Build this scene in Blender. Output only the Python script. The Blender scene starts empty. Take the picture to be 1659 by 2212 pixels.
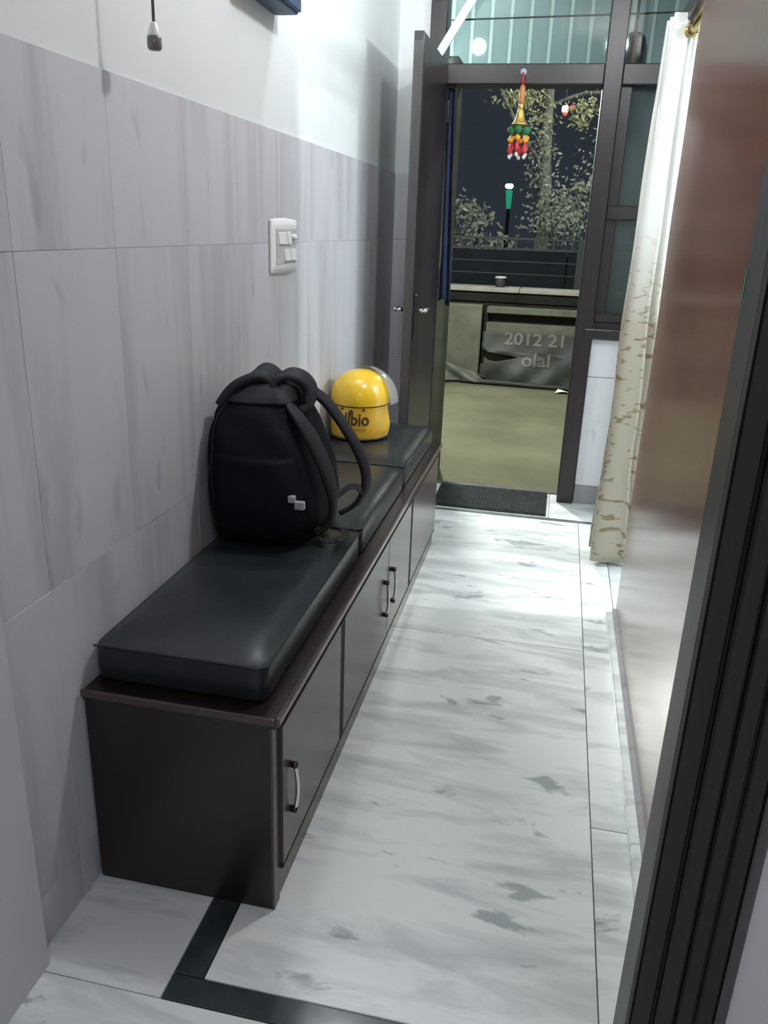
import bpy, bmesh, math, random
from mathutils import Vector, Matrix

random.seed(7)
sc = bpy.context.scene
COL = sc.collection
PI = math.pi

# ------------------------------------------------------------------ camera
H = 1.40
RIGHT = Vector((0.97730145, 0.20894834, 0.03496370))
DOWN = Vector((0.10209252, -0.31989524, -0.94193638))
FWD = Vector((-0.18563132, 0.92412533, -0.33396615))
cam_d = bpy.data.cameras.new('camera')
cam_d.sensor_fit = 'VERTICAL'
cam_d.sensor_height = 36.0
cam_d.lens = 28.323
cam_d.clip_start = 0.02
cam = bpy.data.objects.new('camera', cam_d)
COL.objects.link(cam)
UP = -DOWN
BK = -FWD
cam.matrix_world = Matrix(((RIGHT.x, UP.x, BK.x, 0), (RIGHT.y, UP.y, BK.y, 0), (RIGHT.z, UP.z, BK.z, H), (0, 0, 0, 1)))
sc.camera = cam

# ------------------------------------------------------------------ world, lights, exposure
w = bpy.data.worlds.new('night_sky')
sc.world = w
w.use_nodes = True
w.node_tree.nodes['Background'].inputs[0].default_value = (0.023, 0.029, 0.038, 1)
w.node_tree.nodes['Background'].inputs[1].default_value = 1.0

sc.view_settings.view_transform = 'Standard'
sc.view_settings.look = 'None'
sc.view_settings.gamma = 1.0
sc.view_settings.use_curve_mapping = False
sc.view_settings.exposure = 0.0


def point_light(name, loc, power, color, radius):
    d = bpy.data.lights.new(name, 'POINT')
    d.energy = power
    d.color = color
    d.shadow_soft_size = radius
    o = bpy.data.objects.new(name, d)
    o.location = loc
    COL.objects.link(o)
    return o


def area_light(name, loc, target, power, color, sx, sy):
    d = bpy.data.lights.new(name, 'AREA')
    d.shape = 'RECTANGLE'
    d.size = sx
    d.size_y = sy
    d.energy = power
    d.color = color
    o = bpy.data.objects.new(name, d)
    o.location = loc
    o.rotation_euler = (Vector(target) - Vector(loc)).to_track_quat('-Z', 'Y').to_euler()
    COL.objects.link(o)
    return o


# bulb in the room behind the curtained opening
point_light('side_room_bulb', (2.30, 3.22, 2.45), 130, (0.93, 0.97, 1.0), 0.06)
# bulb on the hall ceiling
point_light('hall_bulb', (0.215, 2.2, 2.66), 46, (0.94, 0.97, 1.0), 0.07)
# bulb on the left wall
point_light('wall_bulb', (-0.690, 2.78, 2.54), 16, (0.95, 0.98, 1.0), 0.045)
# ceiling panel of the room the picture is taken from
area_light('near_room_ceiling_light', (0.7, -1.1, 2.70), (0.7, -1.1, 0), 26, (0.95, 0.93, 1.0), 0.9, 0.9)
# porch lamp outside the front door
point_light('porch_bulb', (-0.96, 6.45, 2.50), 600, (0.97, 1.0, 0.95), 0.07)
# street light beyond the frame
point_light('street_light_bulb', (1.7, 10.3, 4.4), 560, (0.95, 1.0, 0.9), 0.2)


# ------------------------------------------------------------------ materials
def nodes_of(name):
    m = bpy.data.materials.new(name)
    m.use_nodes = True
    nt = m.node_tree
    return m, nt, nt.nodes['Principled BSDF']


def mat(name, col, rough=0.5, metal=0.0, spec=0.5, var=0.0, scale=8.0, stretch=(1, 1, 1), bump=0.0, bump_scale=60.0, coat=0.0, coat_rough=0.1, emit=None, estr=0.0, alpha=1.0, trans=0.0):
    m, nt, b = nodes_of(name)
    b.inputs['Base Color'].default_value = (*col, 1)
    b.inputs['Roughness'].default_value = rough
    b.inputs['Metallic'].default_value = metal
    b.inputs['Specular IOR Level'].default_value = spec
    b.inputs['Coat Weight'].default_value = coat
    b.inputs['Coat Roughness'].default_value = coat_rough
    b.inputs['Transmission Weight'].default_value = trans
    b.inputs['Alpha'].default_value = alpha
    if emit:
        b.inputs['Emission Color'].default_value = (*emit, 1)
        b.inputs['Emission Strength'].default_value = estr
    if var > 0 or bump > 0:
        geo = nt.nodes.new('ShaderNodeNewGeometry')
        mp = nt.nodes.new('ShaderNodeMapping')
        mp.inputs['Scale'].default_value = stretch
        nt.links.new(geo.outputs['Position'], mp.inputs['Vector'])
    if var > 0:
        n = nt.nodes.new('ShaderNodeTexNoise')
        n.inputs['Scale'].default_value = scale
        n.inputs['Detail'].default_value = 6
        nt.links.new(mp.outputs[0], n.inputs['Vector'])
        r = nt.nodes.new('ShaderNodeValToRGB')
        r.color_ramp.elements[0].position = 0.3
        r.color_ramp.elements[1].position = 0.7
        r.color_ramp.elements[0].color = (*[max(0, c * (1 - var)) for c in col], 1)
        r.color_ramp.elements[1].color = (*[min(1, c * (1 + var)) for c in col], 1)
        nt.links.new(n.outputs['Fac'], r.inputs[0])
        nt.links.new(r.outputs[0], b.inputs['Base Color'])
    if bump > 0:
        n2 = nt.nodes.new('ShaderNodeTexNoise')
        n2.inputs['Scale'].default_value = bump_scale
        n2.inputs['Detail'].default_value = 4
        nt.links.new(mp.outputs[0], n2.inputs['Vector'])
        bp = nt.nodes.new('ShaderNodeBump')
        bp.inputs['Strength'].default_value = bump
        bp.inputs['Distance'].default_value = 0.004
        nt.links.new(n2.outputs['Fac'], bp.inputs['Height'])
        nt.links.new(bp.outputs[0], b.inputs['Normal'])
    return m


def ramp(nt, fac, stops):
    r = nt.nodes.new('ShaderNodeValToRGB')
    el = r.color_ramp.elements
    while len(el) > 1:
        el.remove(el[-1])
    el[0].position, el[0].color = stops[0][0], (*stops[0][1], 1)
    for p, c in stops[1:]:
        e = el.new(p)
        e.color = (*c, 1)
    nt.links.new(fac, r.inputs[0])
    return r.outputs[0]


def mul(nt, a, b, fac=1.0, mode='MULTIPLY'):
    x = nt.nodes.new('ShaderNodeMixRGB')
    x.blend_type = mode
    x.inputs[0].default_value = fac
    nt.links.new(a, x.inputs[1])
    nt.links.new(b, x.inputs[2])
    return x.outputs[0]


def mapped_noise(nt, rot, scl, scale, detail=5, dist=0.0, rough=0.55, loc=(0, 0, 0)):
    geo = nt.nodes.new('ShaderNodeNewGeometry')
    info = nt.nodes.new('ShaderNodeObjectInfo')
    add = nt.nodes.new('ShaderNodeVectorMath')
    add.operation = 'ADD'
    mulv = nt.nodes.new('ShaderNodeVectorMath')
    mulv.operation = 'SCALE'
    comb = nt.nodes.new('ShaderNodeCombineXYZ')
    comb.inputs[2].default_value = 1.0
    nt.links.new(info.outputs['Random'], comb.inputs[0])
    nt.links.new(info.outputs['Random'], comb.inputs[1])
    nt.links.new(comb.outputs[0], mulv.inputs[0])
    mulv.inputs['Scale'].default_value = 3.0
    nt.links.new(geo.outputs['Position'], add.inputs[0])
    nt.links.new(mulv.outputs[0], add.inputs[1])
    mp = nt.nodes.new('ShaderNodeMapping')
    mp.inputs['Rotation'].default_value = rot
    mp.inputs['Scale'].default_value = scl
    mp.inputs['Location'].default_value = loc
    nt.links.new(add.outputs[0], mp.inputs['Vector'])
    n = nt.nodes.new('ShaderNodeTexNoise')
    n.inputs['Scale'].default_value = scale
    n.inputs['Detail'].default_value = detail
    n.inputs['Distortion'].default_value = dist
    n.inputs['Roughness'].default_value = rough
    nt.links.new(mp.outputs[0], n.inputs['Vector'])
    return n.outputs['Fac']


def marble_floor(name, base, vein, rough=0.16):
    m, nt, b = nodes_of(name)
    # diagonal veins, long streaks
    v = mapped_noise(nt, (0, 0, math.radians(-38)), (1.0, 4.5, 1.0), 2.6, 7, 0.6)
    c1 = ramp(nt, v, [(0.0, vein), (0.36, vein), (0.46, [0.5 * (x + y) for x, y in zip(base, vein)]), (0.54, base), (1.0, base)])
    # scattered dark stains
    s = mapped_noise(nt, (0, 0, math.radians(20)), (1.6, 3.0, 1), 3.1, 6, 0.4, loc=(4.2, 1.7, 0))
    c2 = ramp(nt, s, [(0.0, (0.42, 0.46, 0.46)), (0.325, (0.52, 0.55, 0.55)), (0.375, (1, 1, 1)), (1, (1, 1, 1))])
    g = mapped_noise(nt, (0, 0, 0), (1, 1, 1), 1.3, 3)
    c3 = ramp(nt, g, [(0.0, (0.86, 0.88, 0.88)), (0.7, (1, 1, 1))])
    out = mul(nt, mul(nt, c1, c2), c3)
    nt.links.new(out, b.inputs['Base Color'])
    b.inputs['Roughness'].default_value = rough
    b.inputs['Specular IOR Level'].default_value = 0.5
    return m


def marble_wall(name, base, dark):
    m, nt, b = nodes_of(name)
    v = mapped_noise(nt, (0, 0, 0), (6, 6, 0.55), 1.6, 7, 0.25)
    c1 = ramp(nt, v, [(0.0, dark), (0.34, dark), (0.5, base), (1.0, [min(1, x * 1.08) for x in base])])
    s = mapped_noise(nt, (0.1, 0, 0), (5, 5, 1.6), 2.4, 4, 0.2, loc=(9, 3, 2))
    c2 = ramp(nt, s, [(0.0, (0.74, 0.74, 0.76)), (0.30, (0.82, 0.82, 0.83)), (0.37, (1, 1, 1)), (1, (1, 1, 1))])
    nt.links.new(mul(nt, c1, c2), b.inputs['Base Color'])
    b.inputs['Roughness'].default_value = 0.38
    b.inputs['Specular IOR Level'].default_value = 0.35
    return m


def wood_grain(name, base, dark, rough, axis_scale, coat=0.0, spec=0.5):
    m, nt, b = nodes_of(name)
    v = mapped_noise(nt, (0, 0, 0), axis_scale, 3.0, 6, 0.3)
    c = ramp(nt, v, [(0.25, dark), (0.75, base)])
    nt.links.new(c, b.inputs['Base Color'])
    b.inputs['Roughness'].default_value = rough
    b.inputs['Specular IOR Level'].default_value = spec
    b.inputs['Coat Weight'].default_value = coat
    b.inputs['Coat Roughness'].default_value = 0.08
    return m


def thin_glass(name, tint, gloss=0.08, rough=0.03):
    m = bpy.data.materials.new(name)
    m.use_nodes = True
    nt = m.node_tree
    nt.nodes.remove(nt.nodes['Principled BSDF'])
    out = nt.nodes['Material Output']
    t = nt.nodes.new('ShaderNodeBsdfTransparent')
    t.inputs[0].default_value = (*tint, 1)
    g = nt.nodes.new('ShaderNodeBsdfGlossy')
    g.inputs['Roughness'].default_value = rough
    lw = nt.nodes.new('ShaderNodeFresnel')
    lw.inputs[0].default_value = 1.45
    mx = nt.nodes.new('ShaderNodeMixShader')
    nt.links.new(lw.outputs[0], mx.inputs[0])
    nt.links.new(t.outputs[0], mx.inputs[1])
    nt.links.new(g.outputs[0], mx.inputs[2])
    nt.links.new(mx.outputs[0], out.inputs['Surface'])
    return m


def translucent(name, col, rough=0.4):
    m = bpy.data.materials.new(name)
    m.use_nodes = True
    nt = m.node_tree
    b = nt.nodes['Principled BSDF']
    b.inputs['Base Color'].default_value = (*col, 1)
    b.inputs['Roughness'].default_value = rough
    out = nt.nodes['Material Output']
    t = nt.nodes.new('ShaderNodeBsdfTranslucent')
    t.inputs[0].default_value = (*col, 1)
    mx = nt.nodes.new('ShaderNodeMixShader')
    mx.inputs[0].default_value = 0.55
    nt.links.new(b.outputs[0], mx.inputs[1])
    nt.links.new(t.outputs[0], mx.inputs[2])
    nt.links.new(mx.outputs[0], out.inputs['Surface'])
    return m


M = {}
M['floor'] = marble_floor('white_marble', (0.82, 0.86, 0.85), (0.58, 0.62, 0.62), 0.24)
M['black_marble'] = mat('black_marble', (0.035, 0.045, 0.048), 0.16, var=0.3, scale=14)
M['dark_line'] = mat('grey_stone_strip', (0.10, 0.12, 0.12), 0.3, var=0.25, scale=20)
M['tile'] = marble_wall('grey_marble_tile', (0.555, 0.57, 0.605), (0.455, 0.465, 0.50))
M['tile_white'] = marble_wall('white_marble_tile', (0.82, 0.82, 0.86), (0.70, 0.70, 0.74))
M['tile_grey'] = marble_wall('grey_skirting', (0.34, 0.34, 0.36), (0.27, 0.27, 0.29))
M['grout'] = mat('grout', (0.42, 0.42, 0.43), 0.9)
M['paint'] = mat('white_paint', (0.71, 0.76, 0.765), 0.55, var=0.04, scale=2.2, bump=0.08, bump_scale=40)
M['paint_lit'] = mat('lit_white_paint', (0.90, 0.92, 0.92), 0.5)  # whiter copy of the wall paint, light on the strip put into colour
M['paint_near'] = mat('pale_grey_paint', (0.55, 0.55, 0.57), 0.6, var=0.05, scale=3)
M['ceil'] = mat('ceiling_paint', (0.80, 0.81, 0.80), 0.8)
M['laminate'] = wood_grain('brown_laminate', (0.19, 0.095, 0.070), (0.145, 0.070, 0.052), 0.19, (9, 9, 0.5), spec=0.27)
M['frame'] = wood_grain('dark_door_wood', (0.032, 0.024, 0.026), (0.019, 0.015, 0.017), 0.35, (14, 14, 0.8))
M['near_frame'] = wood_grain('black_stained_wood', (0.013, 0.012, 0.013), (0.007, 0.007, 0.007), 0.48, (16, 16, 0.6))
M['frame_worn_lit'] = wood_grain('worn_and_lit_grey_wood', (0.085, 0.08, 0.08), (0.05, 0.047, 0.047), 0.4, (18, 18, 1.2))  # lighter grey for real wear and for light put into edge colours
M['bench'] = wood_grain('dark_maroon_wood', (0.016, 0.0075, 0.0085), (0.009, 0.005, 0.006), 0.33, (10, 2.0, 0.9))
M['bench_door'] = wood_grain('brown_sunmica', (0.085, 0.066, 0.060), (0.060, 0.046, 0.043), 0.26, (9, 9, 0.8), spec=0.42)
M['bench_edge'] = wood_grain('brown_edge_strip', (0.065, 0.036, 0.033), (0.040, 0.022, 0.021), 0.3, (12, 3, 12), coat=0.3)
M['gap'] = mat('dark_recess', (0.010, 0.009, 0.009), 0.8)
M['chrome'] = mat('chrome', (0.72, 0.73, 0.75), 0.2, 1.0)
M['dark_metal'] = mat('dark_metal', (0.06, 0.055, 0.055), 0.35, 0.8)
M['brass'] = mat('brass', (0.45, 0.34, 0.14), 0.3, 1.0)
M['leather'] = mat('black_leatherette', (0.017, 0.021, 0.024), 0.30, spec=0.3, bump=0.18, bump_scale=45, var=0.2, scale=10)
M['pack'] = mat('black_nylon', (0.0055, 0.006, 0.011), 0.75, spec=0.12, bump=0.35, bump_scale=320, var=0.15, scale=6)
M['pack_top'] = mat('charcoal_nylon', (0.020, 0.023, 0.028), 0.65, spec=0.2, bump=0.3, bump_scale=300)
M['strap'] = mat('black_strap', (0.011, 0.012, 0.016), 0.6, spec=0.25, bump=0.35, bump_scale=260)
M['buckle'] = mat('grey_plastic_buckle', (0.35, 0.38, 0.38), 0.25)
M['yellow'] = mat('yellow_shell', (0.80, 0.52, 0.025), 0.26, var=0.06, scale=9, coat=0.4)
M['yellow_low'] = mat('darker_yellow_shell', (0.66, 0.40, 0.035), 0.34, var=0.14, scale=16)  # darker, more mottled yellow for the lower shell
M['print'] = mat('dark_print', (0.06, 0.035, 0.015), 0.5)
M['rubber'] = mat('black_rubber', (0.02, 0.02, 0.02), 0.6)
M['visor'] = mat('clear_visor', (0.50, 0.52, 0.48), 0.2, alpha=0.45)
M['plastic'] = mat('white_switch_plastic', (0.76, 0.78, 0.77), 0.3)
M['plastic_grey'] = mat('grey_switch_plastic', (0.52, 0.54, 0.54), 0.35)
M['cord'] = mat('grey_cord', (0.12, 0.12, 0.13), 0.6)
M['smoke'] = mat('smoky_plastic', (0.16, 0.16, 0.17), 0.25)
M['blue_box'] = mat('dark_blue_board', (0.035, 0.075, 0.14), 0.55, var=0.2, scale=60, bump=0.4, bump_scale=90)
M['navy'] = mat('navy_cloth', (0.012, 0.022, 0.060), 0.85, bump=0.3, bump_scale=80, var=0.25, scale=10)
M['mat'] = mat('dark_grey_mat', (0.034, 0.038, 0.038), 0.95, spec=0.05, bump=0.5, bump_scale=120, var=0.2, scale=20)
M['glass'] = thin_glass('window_glass', (0.86, 0.93, 0.92))
M['side_glass'] = mat('dim_window_glass', (0.050, 0.075, 0.078), 0.12, alpha=0.85)
M['teal'] = translucent('teal_fibreglass', (0.29, 0.335, 0.345))
M['teal_rib'] = translucent('pale_teal_rib', (0.48, 0.53, 0.53))
M['gold'] = mat('gold_thread', (0.72, 0.50, 0.14), 0.35, 0.6, var=0.4, scale=260)
M['orange'] = mat('orange_thread', (0.62, 0.24, 0.08), 0.6)
M['red'] = mat('red_bead', (0.50, 0.03, 0.04), 0.4)
M['green'] = mat('green_pompom', (0.03, 0.16, 0.06), 0.8, bump=0.5, bump_scale=160)
M['marigold'] = mat('marigold_bead', (0.80, 0.36, 0.02), 0.5)
M['pearl'] = mat('white_bead', (0.75, 0.72, 0.72), 0.3)
M['clear'] = mat('milky_suction_cup', (0.55, 0.56, 0.62), 0.15)
M['white_pvc'] = mat('white_pvc', (0.82, 0.85, 0.86), 0.35)
M['ground'] = mat('olive_concrete', (0.115, 0.114, 0.073), 0.85, spec=0.1, var=0.22, scale=1.6, bump=0.25, bump_scale=30)
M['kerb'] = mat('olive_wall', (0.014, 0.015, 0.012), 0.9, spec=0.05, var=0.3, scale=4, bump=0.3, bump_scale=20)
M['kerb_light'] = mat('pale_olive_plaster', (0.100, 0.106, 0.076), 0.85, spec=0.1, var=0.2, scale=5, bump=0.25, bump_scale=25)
M['coping'] = mat('pale_coping', (0.20, 0.20, 0.165), 0.7, var=0.15, scale=8)
M['banner'] = mat('grey_flex_banner', (0.036, 0.040, 0.034), 0.55, spec=0.25, var=0.25, scale=6)
M['banner_text'] = mat('pale_banner_print', (0.085, 0.09, 0.072), 0.6)
M['fence'] = mat('fence_sheet', (0.006, 0.008, 0.010), 0.7, spec=0.06, var=0.2, scale=5)
M['fence_rail'] = mat('fence_rail', (0.030, 0.033, 0.033), 0.6, spec=0.1)
M['bark'] = mat('bark', (0.10, 0.10, 0.085), 0.9, var=0.4, scale=12, bump=0.6, bump_scale=40)
M['leaf_a'] = translucent('grey_green_leaf', (0.40, 0.43, 0.35))
M['leaf_b'] = translucent('pale_yellow_leaf', (0.42, 0.44, 0.25))
M['scrap'] = mat('white_paper', (0.75, 0.74, 0.62), 0.7)
M['pot'] = mat('grey_tin', (0.30, 0.31, 0.31), 0.5)
M['lamp_white'] = mat('lamp_glow', (1, 1, 1), 0.4, emit=(0.95, 1.0, 0.98), estr=6)
M['lamp_green'] = mat('green_lit_tube', (0.02, 0.25, 0.14), 0.4, emit=(0.04, 0.55, 0.30), estr=0.45)
M['lamp_red'] = mat('red_lantern_glow', (0.6, 0.05, 0.03), 0.4, emit=(1.0, 0.08, 0.05), estr=0.8)
M['lamp_pink'] = mat('white_pink_glow', (1, 1, 1), 0.4, emit=(1.0, 0.88, 0.95), estr=5)
M['pale_shed'] = mat('pale_shed_sheet', (0.30, 0.32, 0.35), 0.7)
M['dark_thing'] = mat('dark_lamp_shade', (0.04, 0.06, 0.06), 0.6)


def curtain_material():
    m, nt, b = nodes_of('cream_leaf_print_fabric')
    geo = nt.nodes.new('ShaderNodeNewGeometry')
    sep = nt.nodes.new('ShaderNodeSeparateXYZ')
    nt.links.new(geo.outputs['Position'], sep.inputs[0])
    uv = nt.nodes.new('ShaderNodeUVMap')
    mp = nt.nodes.new('ShaderNodeMapping')
    mp.inputs['Rotation'].default_value = (0, 0, math.radians(62))
    mp.inputs['Scale'].default_value = (13, 30, 1)
    nt.links.new(uv.outputs[0], mp.inputs['Vector'])
    n = nt.nodes.new('ShaderNodeTexNoise')
    n.inputs['Scale'].default_value = 1.2
    n.inputs['Detail'].default_value = 2.5
    n.inputs['Distortion'].default_value = 0.8
    nt.links.new(mp.outputs[0], n.inputs['Vector'])
    leaf = ramp(nt, n.outputs['Fac'], [(0.0, (1, 1, 1)), (0.57, (1, 1, 1)), (0.62, (0.55, 0.44, 0.28)), (0.72, (0.45, 0.36, 0.22)), (0.76, (0.9, 0.87, 0.8))])
    # base colour goes from pale to beige downwards while the print fades in
    zr = nt.nodes.new('ShaderNodeMapRange')
    zr.inputs['From Min'].default_value = 1.45
    zr.inputs['From Max'].default_value = 1.05
    nt.links.new(sep.outputs['Z'], zr.inputs['Value'])
    base = ramp(nt, zr.outputs[0], [(0.0, (0.68, 0.68, 0.64)), (1.0, (0.36, 0.325, 0.25))])
    mx = nt.nodes.new('ShaderNodeMixRGB')
    mx.blend_type = 'MULTIPLY'
    nt.links.new(zr.outputs[0], mx.inputs[0])
    nt.links.new(base, mx.inputs[1])
    nt.links.new(leaf, mx.inputs[2])
    nt.links.new(mx.outputs[0], b.inputs['Base Color'])
    b.inputs['Roughness'].default_value = 0.5
    b.inputs['Sheen Weight'].default_value = 0.3
    return m


M['curtain'] = curtain_material()


# ------------------------------------------------------------------ mesh helpers
class MB:
    def __init__(self):
        self.v, self.f = [], []

    def add(self, vs, fs):
        k = len(self.v)
        self.v += [tuple(p) for p in vs]
        self.f += [tuple(i + k for i in q) for q in fs]
        return self

    def box(self, x0, x1, y0, y1, z0, z1, bev=0.0, seg=1):
        bm = bmesh.new()
        bmesh.ops.create_cube(bm, size=1.0)
        for p in bm.verts:
            p.co = Vector(((x0 + x1) / 2 + p.co.x * (x1 - x0), (y0 + y1) / 2 + p.co.y * (y1 - y0), (z0 + z1) / 2 + p.co.z * (z1 - z0)))
        if bev > 0:
            bmesh.ops.bevel(bm, geom=list(bm.edges), offset=bev, segments=seg, affect='EDGES', profile=0.5)
        bm.verts.index_update()
        self.add([p.co[:] for p in bm.verts], [[p.index for p in q.verts] for q in bm.faces])
        bm.free()
        return self

    def tube(self, path, rad, n=10, cap=True):
        """round tube along path; rad a number or one per point"""
        P = [Vector(p) for p in path]
        rs = rad if isinstance(rad, (list, tuple)) else [rad] * len(P)
        vs, fs = [], []
        for i, p in enumerate(P):
            t = (P[min(i + 1, len(P) - 1)] - P[max(i - 1, 0)]).normalized()
            a = Vector((0, 0, 1)) if abs(t.z) < 0.9 else Vector((1, 0, 0))
            u = t.cross(a).normalized()
            q = t.cross(u)
            for k in range(n):
                an = 2 * PI * k / n
                vs.append(p + (u * math.cos(an) + q * math.sin(an)) * rs[i])
        for i in range(len(P) - 1):
            for k in range(n):
                a, b = i * n + k, i * n + (k + 1) % n
                fs.append((a, b, b + n, a + n))
        if cap:
            fs.append(tuple(range(n))[::-1])
            fs.append(tuple((len(P) - 1) * n + k for k in range(n)))
        return self.add(vs, fs)

    def ribbon(self, path, wdir, width, thick, n=12):
        """flat padded band along path, wdir = direction of its width"""
        P = [Vector(p) for p in path]
        vs, fs = [], []
        W = Vector(wdir).normalized()
        for i, p in enumerate(P):
            t = (P[min(i + 1, len(P) - 1)] - P[max(i - 1, 0)]).normalized()
            u = (W - t * W.dot(t)).normalized()
            q = t.cross(u)
            ww = width[i] if isinstance(width, (list, tuple)) else width
            for k in range(n):
                an = 2 * PI * k / n
                c, s = math.cos(an), math.sin(an)
                vs.append(p + u * (math.copysign(abs(c) ** 0.5, c) * ww / 2) + q * (math.copysign(abs(s) ** 0.6, s) * thick / 2))
        for i in range(len(P) - 1):
            for k in range(n):
                a, b = i * n + k, i * n + (k + 1) % n
                fs.append((a, b, b + n, a + n))
        fs.append(tuple(range(n))[::-1])
        fs.append(tuple((len(P) - 1) * n + k for k in range(n)))
        return self.add(vs, fs)

    def lathe(self, c, prof, n=20):
        """prof: list of (radius, z) around vertical axis through c"""
        vs, fs = [], []
        for r, z in prof:
            for k in range(n):
                an = 2 * PI * k / n
                vs.append((c[0] + r * math.cos(an), c[1] + r * math.sin(an), c[2] + z))
        for i in range(len(prof) - 1):
            for k in range(n):
                a, b = i * n + k, i * n + (k + 1) % n
                fs.append((a, b, b + n, a + n))
        fs.append(tuple(range(n))[::-1])
        fs.append(tuple((len(prof) - 1) * n + k for k in range(n)))
        return self.add(vs, fs)

    def ball(self, c, r, n=12, sq=1.0):
        prof = [(max(1e-4, r * math.sin(PI * i / 8)), -r * sq * math.cos(PI * i / 8)) for i in range(9)]
        return self.lathe(c, prof, n)

    def grid(self, fn, nu, nv, wrap_u=False):
        vs = [fn(i / (nu if wrap_u else nu - 1), j / (nv - 1)) for j in range(nv) for i in range(nu)]
        fs = []
        for j in range(nv - 1):
            for i in range(nu if wrap_u else nu - 1):
                a, b = j * nu + i, j * nu + (i + 1) % nu
                fs.append((a, b, b + nu, a + nu))
        return self.add(vs, fs)


def spline(pts, n):
    """Catmull-Rom through pts, n samples per span"""
    P = [Vector(p) for p in pts]
    out = []
    for i in range(len(P) - 1):
        p0, p1, p2, p3 = P[max(i - 1, 0)], P[i], P[i + 1], P[min(i + 2, len(P) - 1)]
        for k in range(n):
            t = k / n
            out.append(0.5 * ((2 * p1) + (p2 - p0) * t + (2 * p0 - 5 * p1 + 4 * p2 - p3) * t * t + (3 * p1 - p0 - 3 * p2 + p3) * t ** 3))
    out.append(P[-1])
    return out


def obj(name, mb, m, parent=None, smooth=False, solid=0.0, subsurf=0, uv=None):
    """one mesh object; its origin sits at the bottom centre of the shape (or at its parent's origin)"""
    me = bpy.data.meshes.new(name)
    if parent is not None:
        org = Vector(parent.get('_org', (0, 0, 0)))
    else:
        xs, ys, zs = zip(*mb.v)
        org = Vector(((min(xs) + max(xs)) / 2, (min(ys) + max(ys)) / 2, min(zs)))
    me.from_pydata([tuple(Vector(p) - org) for p in mb.v], [], mb.f)
    me.validate()
    bm = bmesh.new()
    bm.from_mesh(me)
    if solid != -1:
        bmesh.ops.recalc_face_normals(bm, faces=bm.faces)
    bm.to_mesh(me)
    bm.free()
    if smooth:
        for p in me.polygons:
            p.use_smooth = True
    me.materials.append(M[m] if isinstance(m, str) else m)
    if uv is not None:
        lay = me.uv_layers.new(name='UVMap')
        for lp in me.loops:
            lay.data[lp.index].uv = uv[lp.vertex_index]
    o = bpy.data.objects.new(name, me)
    COL.objects.link(o)
    if parent is not None:
        o.parent = parent
        o['_org'] = tuple(org)
    else:
        o.location = org
        o['_org'] = tuple(org)
    if solid > 0:
        md = o.modifiers.new('thickness', 'SOLIDIFY')
        md.thickness = solid
        md.offset = 0
    if subsurf:
        md = o.modifiers.new('smooth', 'SUBSURF')
        md.levels = md.render_levels = subsurf
    return o


def thing(name, loc, label=None, cat=None, group=None, kind=None):
    o = bpy.data.objects.new(name, None)
    o.empty_display_size = 0.05
    o.location = loc
    o['_org'] = tuple(loc)
    COL.objects.link(o)
    tag(o, label, cat, group, kind)
    return o


def tag(o, label=None, cat=None, group=None, kind=None):
    if label:
        o['label'] = label
    if cat:
        o['category'] = cat
    if group:
        o['group'] = group
    if kind:
        o['kind'] = kind
    return o


def B(*a, **k):
    return MB().box(*a, **k)


def text_shape(s, size, tilt=0.0):
    cu = bpy.data.curves.new('txt', 'FONT')
    cu.body = s
    cu.size = size
    cu.resolution_u = 3
    cu.shear = tilt
    cu.offset = size * 0.026
    o = bpy.data.objects.new('txt', cu)
    COL.objects.link(o)
    bpy.context.view_layer.update()
    dg = bpy.context.evaluated_depsgraph_get()
    me = o.evaluated_get(dg).to_mesh()
    vs = [p.co.copy() for p in me.vertices]
    fs = [tuple(p.vertices) for p in me.polygons]
    o.evaluated_get(dg).to_mesh_clear()
    bpy.data.objects.remove(o)
    bpy.data.curves.remove(cu)
    return vs, fs


XL = -0.88      # face of the left wall
XR = 0.335      # face of the right panelling
YF = 4.36       # face of the far wall
CEIL = 2.78

# ------------------------------------------------------------------ setting: floor
floor = tag(obj('floor', B(-0.90, 3.4, -2.6, 4.50, -0.10, -0.022), 'grout'), 'white marble hall floor with black border strips', kind='structure')
G = 0.0012


def slab(x0, x1, y0, y1, m='floor', nm='slab', z=0.0):
    return obj(nm, B(x0 + G, x1 - G, y0 + G, y1 - G, -0.022, z, bev=0.0012), m, floor)


xa, xb, xc = -0.607, -0.545, 0.212
slab(xb, xc, 1.092, 2.64)
slab(xb, xc, 2.64, 4.008)
for y0, y1 in ((1.034, 1.9), (1.9, 2.9), (2.9, 4.008)):
    slab(-0.888, xa, y0, y1)
slab(xa, xb, 1.092, 4.008, 'black_marble', 'border_strip')
slab(xa, xc, 1.034, 1.092, 'black_marble', 'border_strip')
for y0, y1 in ((1.034, 1.72), (1.72, 2.65), (2.65, 3.35), (3.35, 4.008)):
    slab(xc, 0.335, y0, y1)
slab(0.335, 1.2, 2.94, 4.008)
slab(1.2, 3.3, 1.1, 4.35)
slab(-0.888, 0.62, 4.008, 4.048, 'dark_line', 'threshold_strip')
slab(-0.888, 0.06, 4.048, 4.495)
slab(0.06, 0.62, 4.048, 4.495)
slab(-0.86, -0.25, 0.2, 1.034)
slab(-0.25, 0.335, 0.2, 1.034)
for i in range(4):
    for j in range(3):
        slab(-0.86 + i * 0.87, -0.86 + (i + 1) * 0.87, -2.5 + j * 0.9, -2.5 + (j + 1) * 0.9)

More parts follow.
